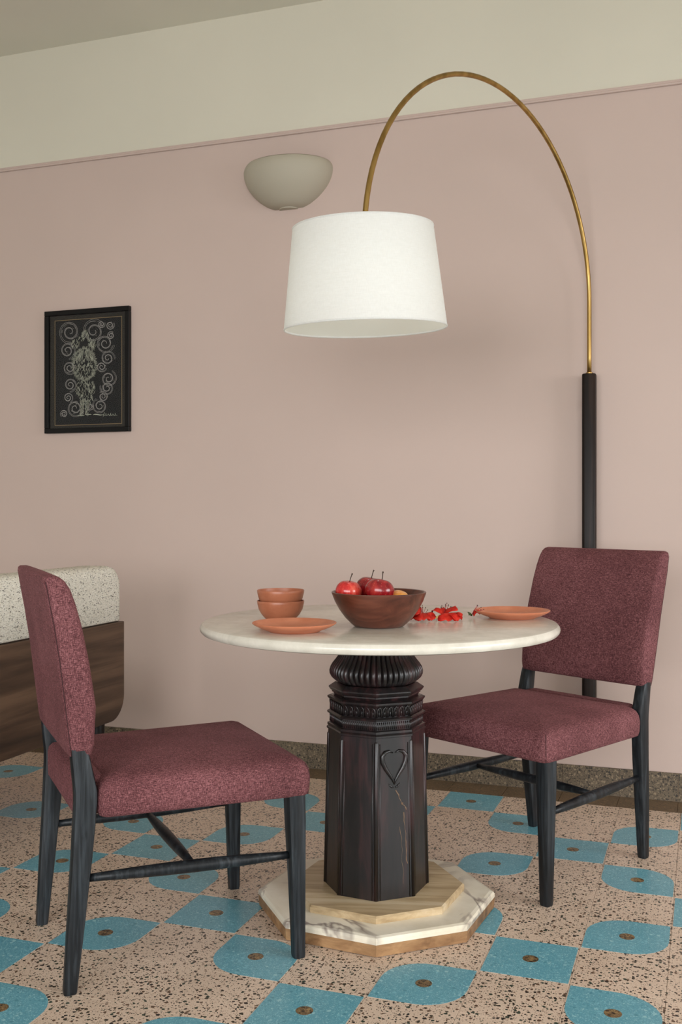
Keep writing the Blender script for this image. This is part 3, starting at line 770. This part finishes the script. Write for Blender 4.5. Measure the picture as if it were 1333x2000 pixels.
# ---- flowers on the table
def petal_part(par, c, yaw, pitch, ln, wd, seed, mat):
    rnd = random.Random(seed); g = MB(); nu, nv = 7, 7; vs = []
    ry = Matrix.Rotation(yaw, 3, 'Z') @ Matrix.Rotation(-pitch, 3, 'Y')
    for i in range(nu+1):
        t = i/nu; ww = wd*(.16+.84*math.sin(PI*min(1, t*.62+.02))**1.2) if t < .99 else wd*.78
        for j in range(nv+1):
            s = j/nv*2-1
            ruff = .0035*t*math.sin(3.1*s*2.2+seed*1.7)+.0030*t*math.sin(5*t+seed)
            p = Vector((ln*t*(1-.12*s*s*t), ww*s*.5, ruff+.006*math.sin(PI*t)-.004*s*s))
            q = ry @ p+Vector(c); q.z = max(q.z, .0006); vs.append(q)
    fs = [(i*(nv+1)+j, i*(nv+1)+j+1, (i+1)*(nv+1)+j+1, (i+1)*(nv+1)+j) for i in range(nu) for j in range(nv)]
    g.add(vs, fs); o = g.build('petal', mat, par, smooth=True)
    m = o.modifiers.new('thickness', 'SOLIDIFY'); m.thickness = .0005
    return o
def flower(loc, rz, seed, petals, label, stam=8, sdir=(0, 1.1)):
    e = empty('flower', loc, rz); tag(e, label, 'flower', 'cut red flowers on the table'); rnd = random.Random(seed)
    for k, (c, yw, pt, ln, wd, mt) in enumerate(petals): petal_part(e, c, yw, pt, ln, wd, seed*10+k, M[mt])
    for k in range(stam):
        yw = sdir[0]+rnd.uniform(-.7, .7); pt = sdir[1]+rnd.uniform(-.3, .35); l = rnd.uniform(.026, .040)
        d = Vector((math.cos(yw)*math.cos(pt), math.sin(yw)*math.cos(pt), math.sin(pt))); b = Vector((0, 0, .008))
        cv = Vector((rnd.uniform(-.006, .006), rnd.uniform(-.006, .006), 0))
        MB().tube([b, b+d*l*.5+cv*.3, b+d*l+cv], [.0007, .0006, .0005], 5).build('stamen', M['stamen_red'], e, smooth=True)
        MB().lathe([(.0003, -.0016), (.0011, -.0006), (.0011, .0006), (.0003, .0016)], 8, cap0=True, cap1=True).build('anther', M['stem_brown'], e, smooth=True, loc=tuple(b+d*l+cv))
    for k in range(4):
        a = rnd.uniform(0, 6.28)
        MB().tube([(0, 0, .006), (.007*math.cos(a), .007*math.sin(a), .010), (.014*math.cos(a), .014*math.sin(a), .008+.006*(k % 2))], [.0022, .0030, .0006], 7).build('sepal', M['sepal_green'], e, smooth=True)
    return e
f1 = from_px(835, 1207, 2.68); f2 = from_px(866, 1206, 2.70)
VR = YAW                      # flowers are laid out roughly along the view's left-right line
P_ = 'petal_red'
flower((-.7060, 2.640, ZT+.0003), VR, 2, [((-.004, -.004, .016), PI+.15, .05, .036, .056, P_), ((-.004, -.006, .020), -PI/2-.85, -.36, .044, .060, P_), ((.002, -.006, .020), -PI/2+.05, -.42, .040, .058, P_), ((-.004, .002, .016), PI-.6, .55, .032, .054, P_), ((-.010, -.004, .010), PI+.6, .42, .034, .052, P_), ((.006, -.002, .018), -.6, -.3, .032, .050, P_)], 'red crinkled flower lying right next to the wooden bowl', 6, (.8, .7))
flower((-.6500, 2.656, ZT+.0003), VR, 5, [((.004, -.004, .018), -.45, -.22, .044, .060, P_), ((.000, -.006, .020), -PI/2+.25, -.42, .038, .056, P_), ((.000, .002, .018), .2, .40, .036, .056, P_), ((-.008, -.004, .014), -PI/2-.5, -.3, .030, .014, 'petal_yellow'), ((.012, .000, .012), -.05, .05, .036, .054, P_), ((-.002, .000, .018), PI/2+.6, .3, .030, .050, P_)], 'red flower with long curled stamens between the other two', 11, (1.2, 1.05))
flower((-.5950, 2.738, ZT+.0003), VR, 8, [((.004, 0, .006), -.2, .5, .020, .010, 'petal_red'), ((.004, .002, .006), .3, .8, .022, .009, 'petal_red')], 'small wilted flower bud with green sepals touching the right plate', 5, (.1, .75))
